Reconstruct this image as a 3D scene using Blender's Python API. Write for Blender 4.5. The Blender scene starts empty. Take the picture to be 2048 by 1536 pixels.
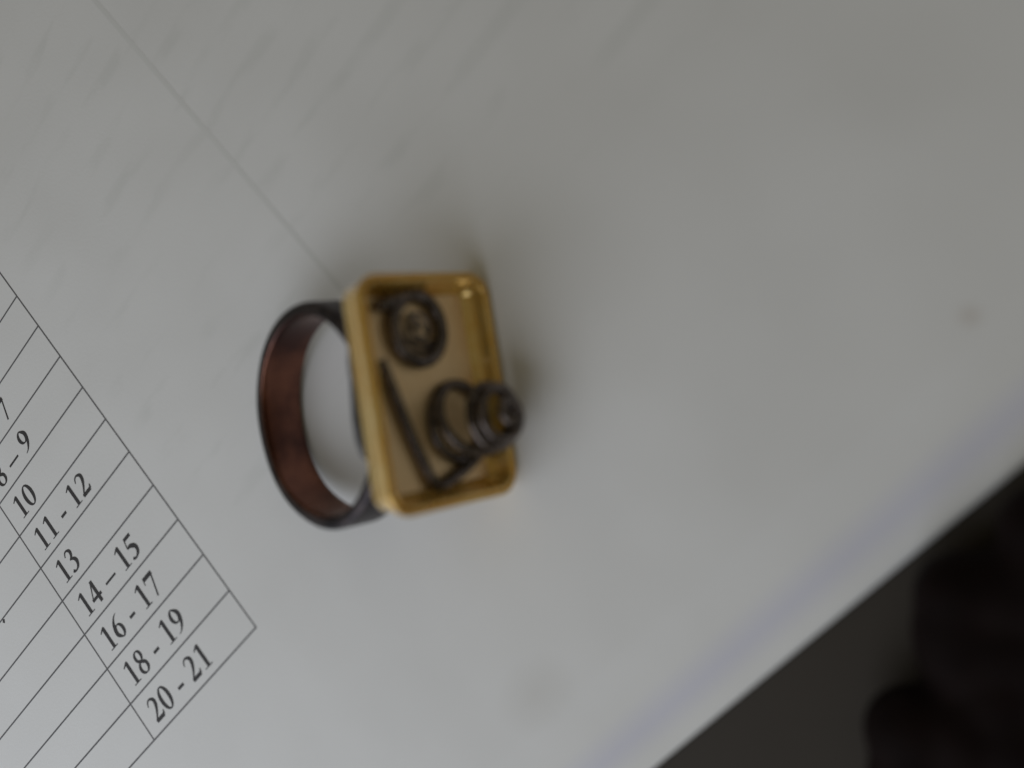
import bpy, bmesh, math, random
from mathutils import Vector, Matrix, Quaternion
import mathutils.noise as mnoise

S = 0.001                       # everything below is laid out in millimetres
scene = bpy.context.scene
random.seed(7)

# ------------------------------------------------------------------ camera
F_PX = 2000.0                   # focal length in pixels of a 2048 wide picture
RM = Matrix(((0.6366527985321753, -0.6378501838035414, -0.4333824605847098),
             (-0.6926318351032422, -0.720051655464583, 0.04227001847591412),
             (-0.3390196972480863, 0.27326316341985724, -0.9002182448679188)))
CAM = Vector((71.01868612, -27.67871736, 82.51084387))
cam_d = bpy.data.cameras.new('camera')
cam = bpy.data.objects.new('camera', cam_d)
scene.collection.objects.link(cam)
right, down, fwd = RM[0], RM[1], RM[2]
m = Matrix.Identity(4)
for i in range(3):
    m[i][0], m[i][1], m[i][2], m[i][3] = right[i], -down[i], -fwd[i], CAM[i] * S
cam.matrix_world = m
cam_d.sensor_width = 36.0
cam_d.lens = 36.0 * F_PX / 2048.0
cam_d.clip_start = 0.005
cam_d.clip_end = 20.0
cam_d.dof.use_dof = True
cam_d.dof.focus_distance = 0.121
cam_d.dof.aperture_fstop = 11.5
scene.camera = cam
scene.render.resolution_x, scene.render.resolution_y = 1024, 768

# ------------------------------------------------------------------ world: dim warm room
world = bpy.data.worlds.new('World')
scene.world = world
world.use_nodes = True
bg = world.node_tree.nodes['Background']
bg.inputs['Color'].default_value = (1.0, 0.925, 0.69, 1)
bg.inputs['Strength'].default_value = 0.145

# ------------------------------------------------------------------ window light
def area(name, loc, target, size, size_y, power, col):
    d = bpy.data.lights.new(name, 'AREA')
    d.shape = 'RECTANGLE'
    d.size, d.size_y, d.energy, d.color = size * S, size_y * S, power, col
    o = bpy.data.objects.new(name, d)
    scene.collection.objects.link(o)
    o.location = Vector(loc) * S
    o.rotation_euler = (Vector(target) - Vector(loc)).to_track_quat('-Z', 'Y').to_euler()
    return o
area('window_light', (-112, -52, 118), (-12, 8, 0), 235, 235, 0.255, (0.79, 0.865, 1.0))

scene.view_settings.view_transform = 'Standard'
scene.view_settings.look = 'None'
scene.view_settings.exposure = 0.12
scene.view_settings.gamma = 1.0
scene.view_settings.use_curve_mapping = False
scene.render.engine = 'CYCLES'

# ------------------------------------------------------------------ helpers
C = scene.collection

def link(name, bm, mat, parent=None, smooth=False):
    me = bpy.data.meshes.new(name)
    for v in bm.verts:
        v.co *= S
    bmesh.ops.recalc_face_normals(bm, faces=bm.faces[:])
    bm.to_mesh(me)
    bm.free()
    if smooth:
        for p in me.polygons:
            p.use_smooth = True
    me.materials.append(mat)
    o = bpy.data.objects.new(name, me)
    C.objects.link(o)
    if parent is not None:
        o.parent = parent
    return o

def tag(o, label, cat, group=None):
    o['label'] = label
    o['category'] = cat
    if group:
        o['group'] = group

def mat_new(name):
    mt = bpy.data.materials.new(name)
    mt.use_nodes = True
    nt = mt.node_tree
    return mt, nt, nt.nodes['Principled BSDF']

def N(nt, t, **kw):
    n = nt.nodes.new(t)
    for k, v in kw.items():
        setattr(n, k, v)
    return n

def noise_col(nt, scale, c0, c1, p0=0.35, p1=0.65, detail=4.0, rough=0.55):
    """object-space noise between two colours; scale is in 1/metre"""
    tc = N(nt, 'ShaderNodeTexCoord')
    nz = N(nt, 'ShaderNodeTexNoise')
    nz.inputs['Scale'].default_value = scale
    nz.inputs['Detail'].default_value = detail
    nz.inputs['Roughness'].default_value = rough
    nt.links.new(tc.outputs['Object'], nz.inputs['Vector'])
    cr = N(nt, 'ShaderNodeValToRGB')
    cr.color_ramp.elements[0].position = p0
    cr.color_ramp.elements[1].position = p1
    cr.color_ramp.elements[0].color = (*c0, 1)
    cr.color_ramp.elements[1].color = (*c1, 1)
    nt.links.new(nz.outputs['Fac'], cr.inputs['Fac'])
    return nz, cr

def bump(nt, src, bsdf, strength, dist):
    b = N(nt, 'ShaderNodeBump')
    b.inputs['Strength'].default_value = strength
    b.inputs['Distance'].default_value = dist
    nt.links.new(src, b.inputs['Height'])
    nt.links.new(b.outputs['Normal'], bsdf.inputs['Normal'])

# ------------------------------------------------------------------ materials
def metal(name, c0, c1, scale, r0, r1, metallic=1.0, bs=0.15, bd=0.00008, p0=0.35, p1=0.65):
    mt, nt, b = mat_new(name)
    nz, cr = noise_col(nt, scale, c0, c1, p0, p1)
    nt.links.new(cr.outputs['Color'], b.inputs['Base Color'])
    b.inputs['Metallic'].default_value = metallic
    mr = N(nt, 'ShaderNodeMapRange')
    mr.inputs['To Min'].default_value = r0
    mr.inputs['To Max'].default_value = r1
    nt.links.new(nz.outputs['Fac'], mr.inputs['Value'])
    nt.links.new(mr.outputs['Result'], b.inputs['Roughness'])
    bump(nt, nz.outputs['Fac'], b, bs, bd)
    return mt

def amber_gold():
    # polished gold-coloured translucent wall: half metal sheen, half amber body under a clear gloss
    mt, nt, b = mat_new('amber_gold')
    nz, cr = noise_col(nt, 350, (0.88, 0.53, 0.10), (0.96, 0.68, 0.22))
    nt.links.new(cr.outputs['Color'], b.inputs['Base Color'])
    b.inputs['Metallic'].default_value = 0.45
    b.inputs['Transmission Weight'].default_value = 0.40
    b.inputs['IOR'].default_value = 1.4
    b.inputs['Roughness'].default_value = 0.14
    b.inputs['Coat Weight'].default_value = 1.0
    b.inputs['Coat Roughness'].default_value = 0.05
    bump(nt, nz.outputs['Fac'], b, 0.06, 0.00008)
    return mt
M_GOLD = amber_gold()
M_FLOOR = metal('dull_brass_floor', (0.80, 0.57, 0.31), (0.88, 0.66, 0.39), 500, 0.32, 0.48, metallic=0.6)
M_BAND = metal('blackened_copper_outside', (0.035, 0.032, 0.036), (0.09, 0.075, 0.075), 600, 0.35, 0.55)
M_BANDIN = metal('worn_copper_inside', (0.09, 0.046, 0.040), (0.36, 0.155, 0.10), 150, 0.20, 0.32, p0=0.35, p1=0.75)
M_WIRE = metal('blackened_wire', (0.075, 0.061, 0.054), (0.19, 0.158, 0.142), 900, 0.18, 0.34)
M_GLUE = metal('dark_solder', (0.03, 0.03, 0.033), (0.08, 0.075, 0.08), 800, 0.4, 0.6, metallic=0.6, bs=0.4)

def ink_mat(name, c0, c1, rough=0.7):
    mt, nt, b = mat_new(name)
    nz, cr = noise_col(nt, 9000, c0, c1)
    nt.links.new(cr.outputs['Color'], b.inputs['Base Color'])
    b.inputs['Roughness'].default_value = rough
    return mt
M_INK = ink_mat('black_toner', (0.025, 0.022, 0.022), (0.05, 0.046, 0.045))
M_RULE = ink_mat('thin_rule_toner', (0.09, 0.085, 0.085), (0.15, 0.145, 0.145))
M_GHOST = ink_mat('print_showing_through', (0.66, 0.65, 0.62), (0.68, 0.67, 0.64), 0.8)

def paper_mat():
    mt, nt, b = mat_new('white_paper')
    nz, cr = noise_col(nt, 60, (0.715, 0.70, 0.675), (0.745, 0.73, 0.705), 0.3, 0.7, 3.0)
    tc = N(nt, 'ShaderNodeTexCoord')
    col = cr.outputs['Color']

    def stain(col, centre, rx, ry, colour, amount):
        mp = N(nt, 'ShaderNodeMapping', vector_type='TEXTURE')
        mp.inputs['Location'].default_value = (centre[0] * S, centre[1] * S, 0)
        mp.inputs['Scale'].default_value = (rx * S, ry * S, 1)
        nt.links.new(tc.outputs['Object'], mp.inputs['Vector'])
        g = N(nt, 'ShaderNodeTexGradient', gradient_type='SPHERICAL')
        nt.links.new(mp.outputs['Vector'], g.inputs['Vector'])
        mu = N(nt, 'ShaderNodeMath', operation='MULTIPLY')
        mu.inputs[1].default_value = amount
        nt.links.new(g.outputs['Fac'], mu.inputs[0])
        mx = N(nt, 'ShaderNodeMix', data_type='RGBA')
        nt.links.new(mu.outputs[0], mx.inputs['Factor'])
        nt.links.new(col, mx.inputs['A'])
        mx.inputs['B'].default_value = (*colour, 1)
        return mx.outputs['Result']
    col = stain(col, (71.0, -25.4), 1.2, 1.2, (0.42, 0.33, 0.25), 0.33)
    col = stain(col, (21.4, -24.5), 5.0, 3.4, (0.50, 0.47, 0.42), 0.26)
    # print of the other side showing softly through: smeared rows, 5.04 mm apart
    def nmath(op, a, b=None, c=None):
        n = N(nt, 'ShaderNodeMath', operation=op)
        for k, q in enumerate((a, b, c)):
            if q is None:
                continue
            if isinstance(q, (int, float)):
                n.inputs[k].default_value = q
            else:
                nt.links.new(q, n.inputs[k])
        return n.outputs[0]
    def mrange(v, a, b):
        n = N(nt, 'ShaderNodeMapRange', interpolation_type='SMOOTHSTEP')
        n.inputs['From Min'].default_value = a
        n.inputs['From Max'].default_value = b
        nt.links.new(v, n.inputs['Value'])
        return n.outputs['Result']
    sp = N(nt, 'ShaderNodeSeparateXYZ')
    nt.links.new(tc.outputs['Object'], sp.inputs[0])
    row = nmath('SINE', nmath('MULTIPLY', sp.outputs['Y'], 2 * math.pi / (5.04 * S)))
    row = mrange(row, 0.0, 1.0)
    mp = N(nt, 'ShaderNodeMapping')
    mp.inputs['Scale'].default_value = (120, 300, 1)
    nt.links.new(tc.outputs['Object'], mp.inputs['Vector'])
    nw = N(nt, 'ShaderNodeTexNoise')
    nw.inputs['Scale'].default_value = 1.0
    nw.inputs['Detail'].default_value = 3
    nt.links.new(mp.outputs['Vector'], nw.inputs['Vector'])
    words = mrange(nw.outputs['Fac'], 0.45, 0.62)
    nb = N(nt, 'ShaderNodeTexNoise')
    nb.inputs['Scale'].default_value = 45
    nt.links.new(tc.outputs['Object'], nb.inputs['Vector'])
    big = mrange(nb.outputs['Fac'], 0.30, 0.55)
    area_mask = nmath('MULTIPLY', mrange(sp.outputs['Y'], 3 * S, 12 * S), mrange(sp.outputs['X'], 1.5 * S, 6 * S))
    fac = nmath('MULTIPLY', nmath('MULTIPLY', nmath('MULTIPLY', row, words), nmath('MULTIPLY', big, area_mask)), 0.115)
    mg = N(nt, 'ShaderNodeMix', data_type='RGBA')
    nt.links.new(fac, mg.inputs['Factor'])
    nt.links.new(col, mg.inputs['A'])
    mg.inputs['B'].default_value = (0.36, 0.38, 0.33, 1)
    col = mg.outputs['Result']
    # faint violet band in the paper colour along the lower edge
    sx = N(nt, 'ShaderNodeSeparateXYZ')
    nt.links.new(tc.outputs['Object'], sx.inputs[0])
    ramp = N(nt, 'ShaderNodeValToRGB')
    mr = N(nt, 'ShaderNodeMapRange')
    mr.inputs['From Min'].default_value = -36.5 * S
    mr.inputs['From Max'].default_value = -29.5 * S
    nt.links.new(sx.outputs['Y'], mr.inputs['Value'])
    nt.links.new(mr.outputs['Result'], ramp.inputs['Fac'])
    e = ramp.color_ramp.elements
    e[0].position = 0.25; e[0].color = (0, 0, 0, 1)
    e[1].position = 0.85; e[1].color = (0, 0, 0, 1)
    k = e.new(0.52); k.color = (0.55, 0.55, 0.55, 1)
    mx = N(nt, 'ShaderNodeMix', data_type='RGBA')
    nt.links.new(ramp.outputs['Color'], mx.inputs['Factor'])
    nt.links.new(col, mx.inputs['A'])
    mx.inputs['B'].default_value = (0.60, 0.59, 0.72, 1)
    col = mx.outputs['Result']
    nt.links.new(col, b.inputs['Base Color'])
    b.inputs['Roughness'].default_value = 0.75
    b.inputs['Specular IOR Level'].default_value = 0.3
    nf = N(nt, 'ShaderNodeTexNoise')
    nf.inputs['Scale'].default_value = 2500
    nf.inputs['Detail'].default_value = 3
    nt.links.new(tc.outputs['Object'], nf.inputs['Vector'])
    bump(nt, nf.outputs['Fac'], b, 0.25, 0.00006)
    fine = b.inputs['Normal'].links[0].from_node
    nl = N(nt, 'ShaderNodeTexNoise')
    nl.inputs['Scale'].default_value = 28
    nl.inputs['Detail'].default_value = 2
    nt.links.new(tc.outputs['Object'], nl.inputs['Vector'])
    b2 = N(nt, 'ShaderNodeBump')
    b2.inputs['Strength'].default_value = 0.6
    b2.inputs['Distance'].default_value = 0.0016
    nt.links.new(nl.outputs['Fac'], b2.inputs['Height'])
    nt.links.new(b2.outputs['Normal'], fine.inputs['Normal'])
    return mt
M_PAPER = paper_mat()

def desk_mat():
    mt, nt, b = mat_new('dark_desk')
    nz, cr = noise_col(nt, 40, (0.034, 0.0265, 0.0185), (0.042, 0.033, 0.0235), 0.3, 0.7)
    nt.links.new(cr.outputs['Color'], b.inputs['Base Color'])
    b.inputs['Roughness'].default_value = 0.6
    b.inputs['Specular IOR Level'].default_value = 0.2
    return mt
M_DESK = desk_mat()

def dark_mat():
    mt, nt, b = mat_new('near_black_surface')  # plain near-black surface for the unidentified object, its real material unknown
    nz, cr = noise_col(nt, 300, (0.0055, 0.003, 0.0026), (0.009, 0.005, 0.0044))
    nt.links.new(cr.outputs['Color'], b.inputs['Base Color'])
    b.inputs['Roughness'].default_value = 0.75
    b.inputs['Specular IOR Level'].default_value = 0.06
    bump(nt, nz.outputs['Fac'], b, 0.3, 0.0003)
    return mt
M_DARK = dark_mat()

# ------------------------------------------------------------------ desk (setting)
bm = bmesh.new()
x0, x1, y0, y1 = -400, 420, -420, 420
vs = [bm.verts.new(p) for p in ((x0, y0, -0.5), (x1, y0, -0.5), (x1, y1, -0.5), (x0, y1, -0.5),
                                (x0, y0, -20), (x1, y0, -20), (x1, y1, -20), (x0, y1, -20))]
for f in ((0, 1, 2, 3), (7, 6, 5, 4), (0, 4, 5, 1), (1, 5, 6, 2), (2, 6, 7, 3), (3, 7, 4, 0)):
    bm.faces.new([vs[i] for i in f])
desk = link('table_top', bm, M_DESK)
desk['kind'] = 'structure'

# ------------------------------------------------------------------ sheet of paper
YE = -35.84                      # lower edge of the sheet
def paper_z(x, y):
    d = y - YE                   # distance from the lower edge
    z = 0.0
    if d < 9.0:
        t = 1.0 - d / 9.0
        z = -0.30 * math.sin(min(1.0, t * 1.25) * math.pi) * 0.8 + 0.55 * max(0.0, t - 0.45) ** 1.5
    return z * 0.8

paper = bpy.data.objects.new('paper_sheet', None)
C.objects.link(paper)
tag(paper, 'white sheet of paper with a printed number table, under the ring', 'paper')
bm = bmesh.new()
xs = [-112 + i * (218 / 44) for i in range(45)]
ys = [YE + 0.45 * i for i in range(24)] + [YE + 10.8 + i * 11.5 for i in range(1, 25)]
top = [[bm.verts.new((x, y, paper_z(x, y))) for x in xs] for y in ys]
bot = [[bm.verts.new((x, y, paper_z(x, y) - 0.11)) for x in xs] for y in ys]
nx, ny = len(xs), len(ys)
for j in range(ny - 1):
    for i in range(nx - 1):
        bm.faces.new((top[j][i], top[j][i + 1], top[j + 1][i + 1], top[j + 1][i]))
        bm.faces.new((bot[j][i], bot[j + 1][i], bot[j + 1][i + 1], bot[j][i + 1]))
for i in range(nx - 1):
    bm.faces.new((top[0][i], bot[0][i], bot[0][i + 1], top[0][i + 1]))
    bm.faces.new((top[-1][i], top[-1][i + 1], bot[-1][i + 1], bot[-1][i]))
for j in range(ny - 1):
    bm.faces.new((top[j][0], top[j + 1][0], bot[j + 1][0], bot[j][0]))
    bm.faces.new((top[j][-1], bot[j][-1], bot[j + 1][-1], top[j + 1][-1]))
link('sheet', bm, M_PAPER, paper, True)

# ---- printed table: thin rules
P = 5.04                         # row pitch
CW = 20.9                        # column width
ZP = 0.012                       # toner height above the sheet
def strip(bm, a, b, w, z=ZP):
    a = Vector((a[0], a[1], z)); b = Vector((b[0], b[1], z))
    d = (b - a).normalized(); n = Vector((-d.y, d.x, 0)) * w / 2
    bm.faces.new([bm.verts.new(q) for q in (a - n, b - n, b + n, a + n)])

ROWS = 26
LW = 0.20
bm = bmesh.new(); strip(bm, (0, -LW / 2), (0, ROWS * P), LW, ZP)
link('table_rule', bm, M_RULE, paper)
bm = bmesh.new(); strip(bm, (-CW, -LW / 2), (-CW, ROWS * P), LW, ZP)
link('table_rule', bm, M_RULE, paper)
for k in range(ROWS + 1):
    bm = bmesh.new(); strip(bm, (-85, k * P), (-LW / 2, k * P), LW, ZP + 0.004)
    link('table_rule', bm, M_RULE, paper)

# ---- digits, drawn as bold serif strokes of changing width (units: em)
def catmull(pts, n=8):
    out = []
    L = len(pts)
    for i in range(L - 1):
        p0 = pts[max(i - 1, 0)]; p1 = pts[i]; p2 = pts[i + 1]; p3 = pts[min(i + 2, L - 1)]
        for k in range(n):
            t = k / n
            out.append(tuple(0.5 * ((2 * b) + (-a + c) * t + (2 * a - 5 * b + 4 * c - d) * t * t
                                    + (-a + 3 * b - 3 * c + d) * t ** 3) for a, b, c, d in zip(p0, p1, p2, p3)))
    out.append(pts[-1])
    return out

def ell(cx, cy, rx, ry, wside, wtop, a0=0, a1=360, n=28):
    o = []
    for i in range(n + 1):
        a = math.radians(a0 + (a1 - a0) * i / n)
        o.append((cx + rx * math.cos(a), cy + ry * math.sin(a),
                  wtop + (wside - wtop) * abs(math.cos(a)) ** 1.4))
    return o

GLYPH = {
    '0': [ell(.25, .335, .165, .32, .125, .04)],
    '1': [[(.265, .0, .12), (.265, .66, .12)], [(.09, .57, .035), (.22, .635, .06), (.30, .665, .06)],
          [(.10, .014, .03), (.42, .014, .03)]],
    '2': [catmull([(.05, .50, .035), (.12, .61, .05), (.23, .64, .06), (.345, .56, .11), (.34, .43, .12),
                   (.24, .26, .08), (.09, .09, .05), (.04, .05, .05)]),
          [(.05, .055, .11), (.41, .055, .11)], [(.40, .06, .09), (.455, .17, .03)]],
    '3': [catmull([(.06, .53, .035), (.13, .63, .05), (.23, .645, .06), (.325, .56, .11), (.29, .43, .09),
                   (.17, .365, .03)]),
          catmull([(.17, .365, .03), (.30, .33, .09), (.37, .21, .125), (.31, .07, .09), (.18, .015, .05),
                   (.09, .04, .09), (.055, .075, .09)])],
    '4': [[(.325, .0, .12), (.325, .67, .12)], [(.02, .195, .09), (.47, .195, .09)],
          [(.045, .19, .04), (.31, .65, .05)]],
    '5': [[(.12, .62, .10), (.42, .62, .10)], [(.14, .64, .04), (.075, .38, .04)],
          catmull([(.075, .37, .04), (.22, .37, .12), (.36, .26, .13), (.34, .11, .11), (.20, .02, .06),
                   (.10, .035, .08), (.06, .07, .08)])],
    '6': [catmull([(.44, .66, .02), (.30, .60, .05), (.17, .46, .10), (.105, .28, .125), (.12, .15, .12),
                   (.25, .015, .04)]),
          ell(.255, .20, .145, .19, .115, .04, -90, 180, 20)],
    '7': [[(.05, .61, .12), (.45, .61, .12)], [(.43, .64, .05), (.20, .0, .06)], [(.06, .62, .03), (.03, .47, .03)]],
    '8': [ell(.25, .505, .125, .15, .10, .04), ell(.25, .175, .155, .165, .11, .04),
          [(.13, .42, .08), (.37, .27, .10)]],
    '9': [catmull([(.06, .005, .02), (.20, .06, .05), (.33, .20, .10), (.395, .38, .125), (.38, .51, .12),
                   (.25, .655, .04)]),
          ell(.245, .465, .145, .19, .115, .04, 90, 360, 20)],
    '-': [[(.04, .215, .085), (.29, .215, .085)]],
    '_': [[(.0, .215, .065), (.5, .215, .065)]],
    ' ': [],
}
ADV = {'-': .333, '_': .5, ' ': .25}
EM = 4.23
def ribbon(bm, pts, ox, oy, z):
    prev = None
    n = len(pts)
    for i, (x, y, w) in enumerate(pts):
        a = pts[max(i - 1, 0)]; b = pts[min(i + 1, n - 1)]
        dx, dy = b[0] - a[0], b[1] - a[1]
        l = math.hypot(dx, dy) or 1
        nxx, nyy = -dy / l * w / 2, dx / l * w / 2
        p = (bm.verts.new((ox + (x + nxx) * EM, oy + (y + nyy) * EM, z)),
             bm.verts.new((ox + (x - nxx) * EM, oy + (y - nyy) * EM, z)))
        if prev:
            bm.faces.new((prev[0], prev[1], p[1], p[0]))
        prev = p

def number(text, x, y):
    bm = bmesh.new()
    pen = x
    k = 0
    for ch in text:
        for st in GLYPH[ch]:
            ribbon(bm, st, pen, y, ZP + 0.002 + 0.0015 * k)
            k = (k + 1) % 5
        pen += ADV.get(ch, .5) * EM
    return link('printed_number', bm, M_INK, paper)

TEXT = ['20 - 21', '18 - 19', '16 - 17', '14 _ 15', '13', '11 - 12', '10', '8 _ 9', '6 _ 7']
for k, s in enumerate(TEXT):
    number(s, -19.15, k * P + 0.98)
bm = bmesh.new()
ribbon(bm, [(0, .06, .10), (.07, .0, .12)], -30.95, 24.75, ZP + 0.002)
link('printed_mark', bm, M_INK, paper)

# ---- print of the other side, faintly showing through (a rule and smudged lines)
bm = bmesh.new(); strip(bm, (33.0, 14), (33.0, 150), 0.6, 0.010)
link('rule_showing_through', bm, M_GHOST, paper)
# ------------------------------------------------------------------ the ring
U = Vector((-0.5716452469893475, -0.8205008906725744, 0.0))
V = Vector((0.2658619473249033, -0.18522675632811864, -0.9460488749027578))
NN = Vector((0.7762339444774997, -0.5408043427577813, 0.3240239594462513))
O = Vector((35.36079435315008, 1.172120268814141, 6.74))
ring = bpy.data.objects.new('finger_ring', None)
C.objects.link(ring)
mw = Matrix.Identity(4)
for i in range(3):
    mw[i][0], mw[i][1], mw[i][2], mw[i][3] = U[i], V[i], NN[i], O[i] * S
ring.matrix_world = mw
tag(ring, 'dark copper finger ring with gold rectangular tray holding black wire coils, lying on the paper', 'ring')

TU, TV, TH, TR = 20.5, 15.0, 3.4, 1.1      # tray: along u, along v, height, wall

def rrect(hu, hv, r, seg=9):
    r = max(r, 0.05)
    pts = []
    for cx, cy, a0 in ((hu - r, hv - r, 0), (-hu + r, hv - r, 90), (-hu + r, -hv + r, 180), (hu - r, -hv + r, 270)):
        for i in range(seg + 1):
            a = math.radians(a0 + 90 * i / seg)
            pts.append((cx + r * math.cos(a), cy + r * math.sin(a)))
    return pts

def loft(bm, profile, hu, hv, R, wob=0.0):
    """profile: list of (inset, height); walls swept round the rounded rectangle"""
    rings = []
    for ins, z in profile:
        pts = rrect(hu - ins, hv - ins, R - ins)
        rr = []
        for (x, y) in pts:
            w = wob * mnoise.noise(Vector((x * .35, y * .35, z * .5)))
            l = math.hypot(x, y)
            rr.append(bm.verts.new((x * (1 + w / l), y * (1 + w / l), z)))
        rings.append(rr)
    n = len(rings[0])
    for a, b in zip(rings[:-1], rings[1:]):
        for i in range(n):
            bm.faces.new((a[i], a[(i + 1) % n], b[(i + 1) % n], b[i]))
    return rings

tray = None
bm = bmesh.new()
prof = [(1.3, 0.0), (0.75, 0.0), (0.58, 0.06), (0.48, 0.25), (0.44, 0.6), (0.40, 1.2), (0.30, 1.7),
        (0.10, 2.2), (0.02, 2.55), (0.04, 2.8), (0.13, 2.94), (0.24, 2.96), (0.33, 2.86), (0.40, 2.62), (0.46, 2.56), (0.53, 2.64),
        (0.58, 2.9), (0.66, 3.05), (0.76, 3.05), (0.84, 2.92), (0.90, 2.7), (1.12, 2.0), (1.42, 1.4), (1.70, 1.0), (1.86, .86)]
loft(bm, prof, TU / 2, TV / 2, 2.3, 0.10)
tray = link('tray', bm, M_GOLD, ring, True)
tray.location = (0.05 * S, 0.25 * S, 0)
bm = bmesh.new()
pts = rrect(TU / 2 - 1.3, TV / 2 - 1.3, 1.1)
a = [bm.verts.new((x, y, 0.03)) for x, y in pts]
b = [bm.verts.new((x, y, 0.9)) for x, y in pts]
n = len(pts)
for i in range(n):
    bm.faces.new((a[i], a[(i + 1) % n], b[(i + 1) % n], b[i]))
bm.faces.new(a[::-1]); bm.faces.new(b)
link('tray_floor', bm, M_FLOOR, tray)

# ---- wire helpers
def tube(bm, pts, r, seg=14, taper=None):
    pts = [Vector(p) for p in pts]
    n = len(pts)
    t = (pts[1] - pts[0]).normalized()
    nrm = t.orthogonal().normalized()
    rings = []
    for i, p in enumerate(pts):
        t2 = (pts[min(i + 1, n - 1)] - pts[max(i - 1, 0)]).normalized()
        q = t.rotation_difference(t2)
        nrm = (q @ nrm).normalized(); t = t2
        bn = t.cross(nrm)
        rad = r if taper is None else r * taper(i / (n - 1))
        rings.append([bm.verts.new(p + (nrm * math.cos(2 * math.pi * k / seg) + bn * math.sin(2 * math.pi * k / seg)) * rad)
                      for k in range(seg)])
    for a, b in zip(rings[:-1], rings[1:]):
        for k in range(seg):
            bm.faces.new((a[k], a[(k + 1) % seg], b[(k + 1) % seg], b[k]))
    bm.faces.new(rings[0][::-1]); bm.faces.new(rings[-1])

# flat spiral coil with a straight tail, upper half of the tray
ZF = 0.9
pts = [(-7.55, -4.5, ZF + .95), (-7.8, -3.2, ZF + .95), (-8.1, -1.9, ZF + .85), (-8.4, -0.7, ZF + .65)]
cx, cy, R0 = -5.45, -0.15, 3.0
for i in range(0, 66):
    s = i / 65
    a = math.radians(180) - s * 1.32 * 2 * math.pi
    rr = R0 + 0.05 - 0.25 * s
    pts.append((cx + rr * math.cos(a), cy + rr * math.sin(a) * .92, ZF + .5 + .12 * s))
bm = bmesh.new()
tube(bm, pts, 0.58, 14, lambda s: 1.0 if s < .72 else max(.5, 1 - (s - .72) * 2.2))
coil = link('flat_wire_coil', bm, M_WIRE, ring, True)
# thin inner curl of the same coil
pts = []
for i in range(0, 90):
    s = i / 89
    a = math.radians(60) - s * 1.75 * 2 * math.pi
    rr = 2.1 - 1.75 * s ** .8
    pts.append((cx + .1 + rr * math.cos(a), cy + rr * math.sin(a) * .92, ZF + .42 + .5 * math.sin(s * 3.1)))
bm = bmesh.new()
tube(bm, pts, 0.20, 12)
link('inner_curl', bm, M_WIRE, coil, True)
for (a, b) in (((-1.5, -.9, .55), (.5, .9, .75)), ((.9, -1.3, .5), (1.5, 1.2, .6))):
    bm = bmesh.new()
    pa, pb = Vector((cx + a[0], cy + a[1], ZF + a[2])), Vector((cx + b[0], cy + b[1], ZF + b[2]))
    tube(bm, [pa.lerp(pb, t / 6) + Vector((0, 0, .12 * math.sin(t / 6 * math.pi))) for t in range(7)], 0.17, 10)
    link('wire_scrap', bm, M_WIRE, coil, True)

# bent wire: long diagonal leg, sharp bend at the wall, short leg to the spring
pts = catmull([(-3.0, -4.8, ZF + .75), (-0.6, -4.05, ZF + .6), (0.9, -3.55, ZF + .5), (4.0, -2.6, ZF + .42), (7.2, -1.4, ZF + .45), (8.2, -0.9, ZF + .55),
               (8.35, -0.2, ZF + .7), (7.9, 1.4, ZF + .6), (7.2, 2.9, ZF + .7), (6.4, 4.2, ZF + .9)], 8)
bm = bmesh.new()
tube(bm, pts, 0.52, 14, lambda s: .75 + .25 * min(1, s * 8))
link('bent_wire', bm, M_WIRE, ring, True)

# conical spring standing on the tray floor
pts = []
for i in range(0, 241):
    s = i / 240
    a = math.radians(75) + s * 4.9 * 2 * math.pi
    if s < .26:                       # loop lying on the floor
        z, rr, cv = ZF + .5, 3.35, 2.95
    else:
        q = (s - .26) / .74
        k = min(1, q / .2); k = k * k * (3 - 2 * k)
        z = ZF + .5 + 1.9 * k + 4.2 * q
        rr = 3.35 - .30 * k - .95 * q
        cv = 2.95 + .95 * k
    if s > .72:
        rr *= 1 - ((s - .72) / .28) ** 1.1 * .84
    pts.append((3.05 + .2 * s + rr * math.cos(a), cv + rr * math.sin(a) * .93, z))
bm = bmesh.new()
tube(bm, pts, 0.45, 14)
link('wire_spring', bm, M_WIRE, ring, True)

# ---- band: flat strip bent to a loop, outside blackened, inside coppery
DU, DN, WB, CU, CV = 10.6, 9.85, 4.6, 0.6, -2.1
TB = 1.25
def band_pt(th, off, v):
    wob = 0.24 * mnoise.noise(Vector((math.cos(th) * 1.3, math.sin(th) * 1.3, 3.1)))
    n = -DN - 0.45 + (DN - off + wob) * math.cos(th)
    flat = -1.0 - off + 0.25 * wob          # hammered flat where the tray sits
    return (CU + (DU - off + wob) * math.sin(th), CV + v, min(n, flat))
SEG = 120
def band_surface(name, section, mat, parent):
    bm = bmesh.new()
    rings = []
    for i in range(SEG):
        th = 2 * math.pi * i / SEG
        rings.append([bm.verts.new(band_pt(th, o, v)) for o, v in section])
    for i in range(SEG):
        a, b = rings[i], rings[(i + 1) % SEG]
        for k in range(len(section) - 1):
            bm.faces.new((a[k], a[k + 1], b[k + 1], b[k]))
    return link(name, bm, mat, parent, True)
h = WB / 2
outer = [(TB - .12, -h + .03), (TB * .55, -h), (.30, -h + .05), (.10, -h + .18), (0.02, -h + .45), (0, -h + 1.0), (0, h - 1.0), (0.02, h - .45),
         (.10, h - .18), (.30, h - .05), (TB * .55, h), (TB - .12, h - .03)]
inner = [(TB - .12, -h + .03), (TB - .03, -h + .12), (TB + .02, -h + .3), (TB + .04, -h + .8), (TB + .04, h - .8), (TB + .02, h - .3), (TB - .03, h - .12),
         (TB - .12, h - .03)]
band = band_surface('band', outer, M_BAND, ring)
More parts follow.
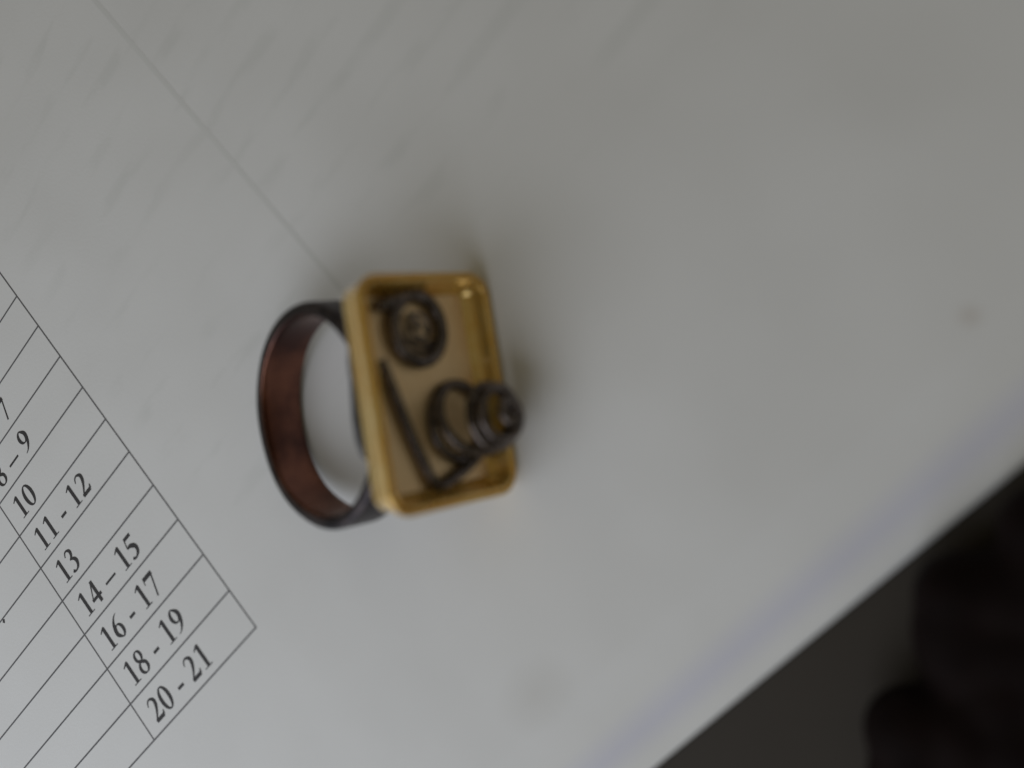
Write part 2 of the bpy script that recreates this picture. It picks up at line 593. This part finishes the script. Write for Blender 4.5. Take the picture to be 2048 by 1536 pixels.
band_surface('band_lining', inner, M_BANDIN, band)

# ---- lumpy solder between the band and the back of the tray
bm = bmesh.new()
bmesh.ops.create_icosphere(bm, subdivisions=4, radius=1.0)
for v in bm.verts:
    c = v.co.copy()
    k = 1 + 0.28 * mnoise.noise(c * 2.3 + Vector((4, 1, 7)))
    c = Vector([math.copysign(abs(q) ** .6, q) for q in c])
    v.co = Vector((0.9 + c.x * 7.6 * k, -1.6 + c.y * 4.5 * k, -0.9 + c.z * 1.15 * k))
link('solder_joint', bm, M_GLUE, ring, True)

# ------------------------------------------------------------------ unidentified dark object beside the paper, a neutral rounded stand-in
LOBES = [(46.7,-45.0,3.3,3.6),(44.3,-47.8,3.3,3.6),(49.2,-47.1,3.3,3.6),(46.7,-50.3,3.3,3.6),(51.7,-50.2,3.3,3.6),(56.4,-39.7,3.1,3.4),(54.5,-41.5,3.1,3.4),(53.6,-42.7,3.1,3.4),(58.5,-41.4,3.1,3.4),(55.7,-44.2,3.1,3.4),(60.2,-43.2,3.1,3.4),(57.7,-45.8,3.1,3.4),(55.7,-48.8,3.1,3.4),(52.9,-46.7,3.1,3.4),(64.0,-39.8,3.1,3.4),(61.7,-42.1,3.1,3.4),(65.1,-41.7,3.1,3.4),(62.6,-45.1,3.1,3.4),(59.5,-49.3,3.1,3.4),]
bm = bmesh.new()
for x, y, z, r in LOBES:
    b2 = bmesh.new()
    bmesh.ops.create_icosphere(b2, subdivisions=3, radius=r)
    for v in b2.verts:
        v.co += Vector((x, y, z))
    me = bpy.data.meshes.new('tmp'); b2.to_mesh(me); b2.free()
    bm.from_mesh(me); bpy.data.meshes.remove(me)
dark = link('dark_padded_object', bm, M_DARK, None, True)
tag(dark, 'near-black rounded object with a stepped bulging outline beside the paper edge', 'dark object')
rm = dark.modifiers.new('remesh', 'REMESH'); rm.mode = 'VOXEL'; rm.voxel_size = 0.35 * S; rm.use_smooth_shade = True
sm = dark.modifiers.new('smooth', 'SMOOTH'); sm.factor = 0.5; sm.iterations = 40
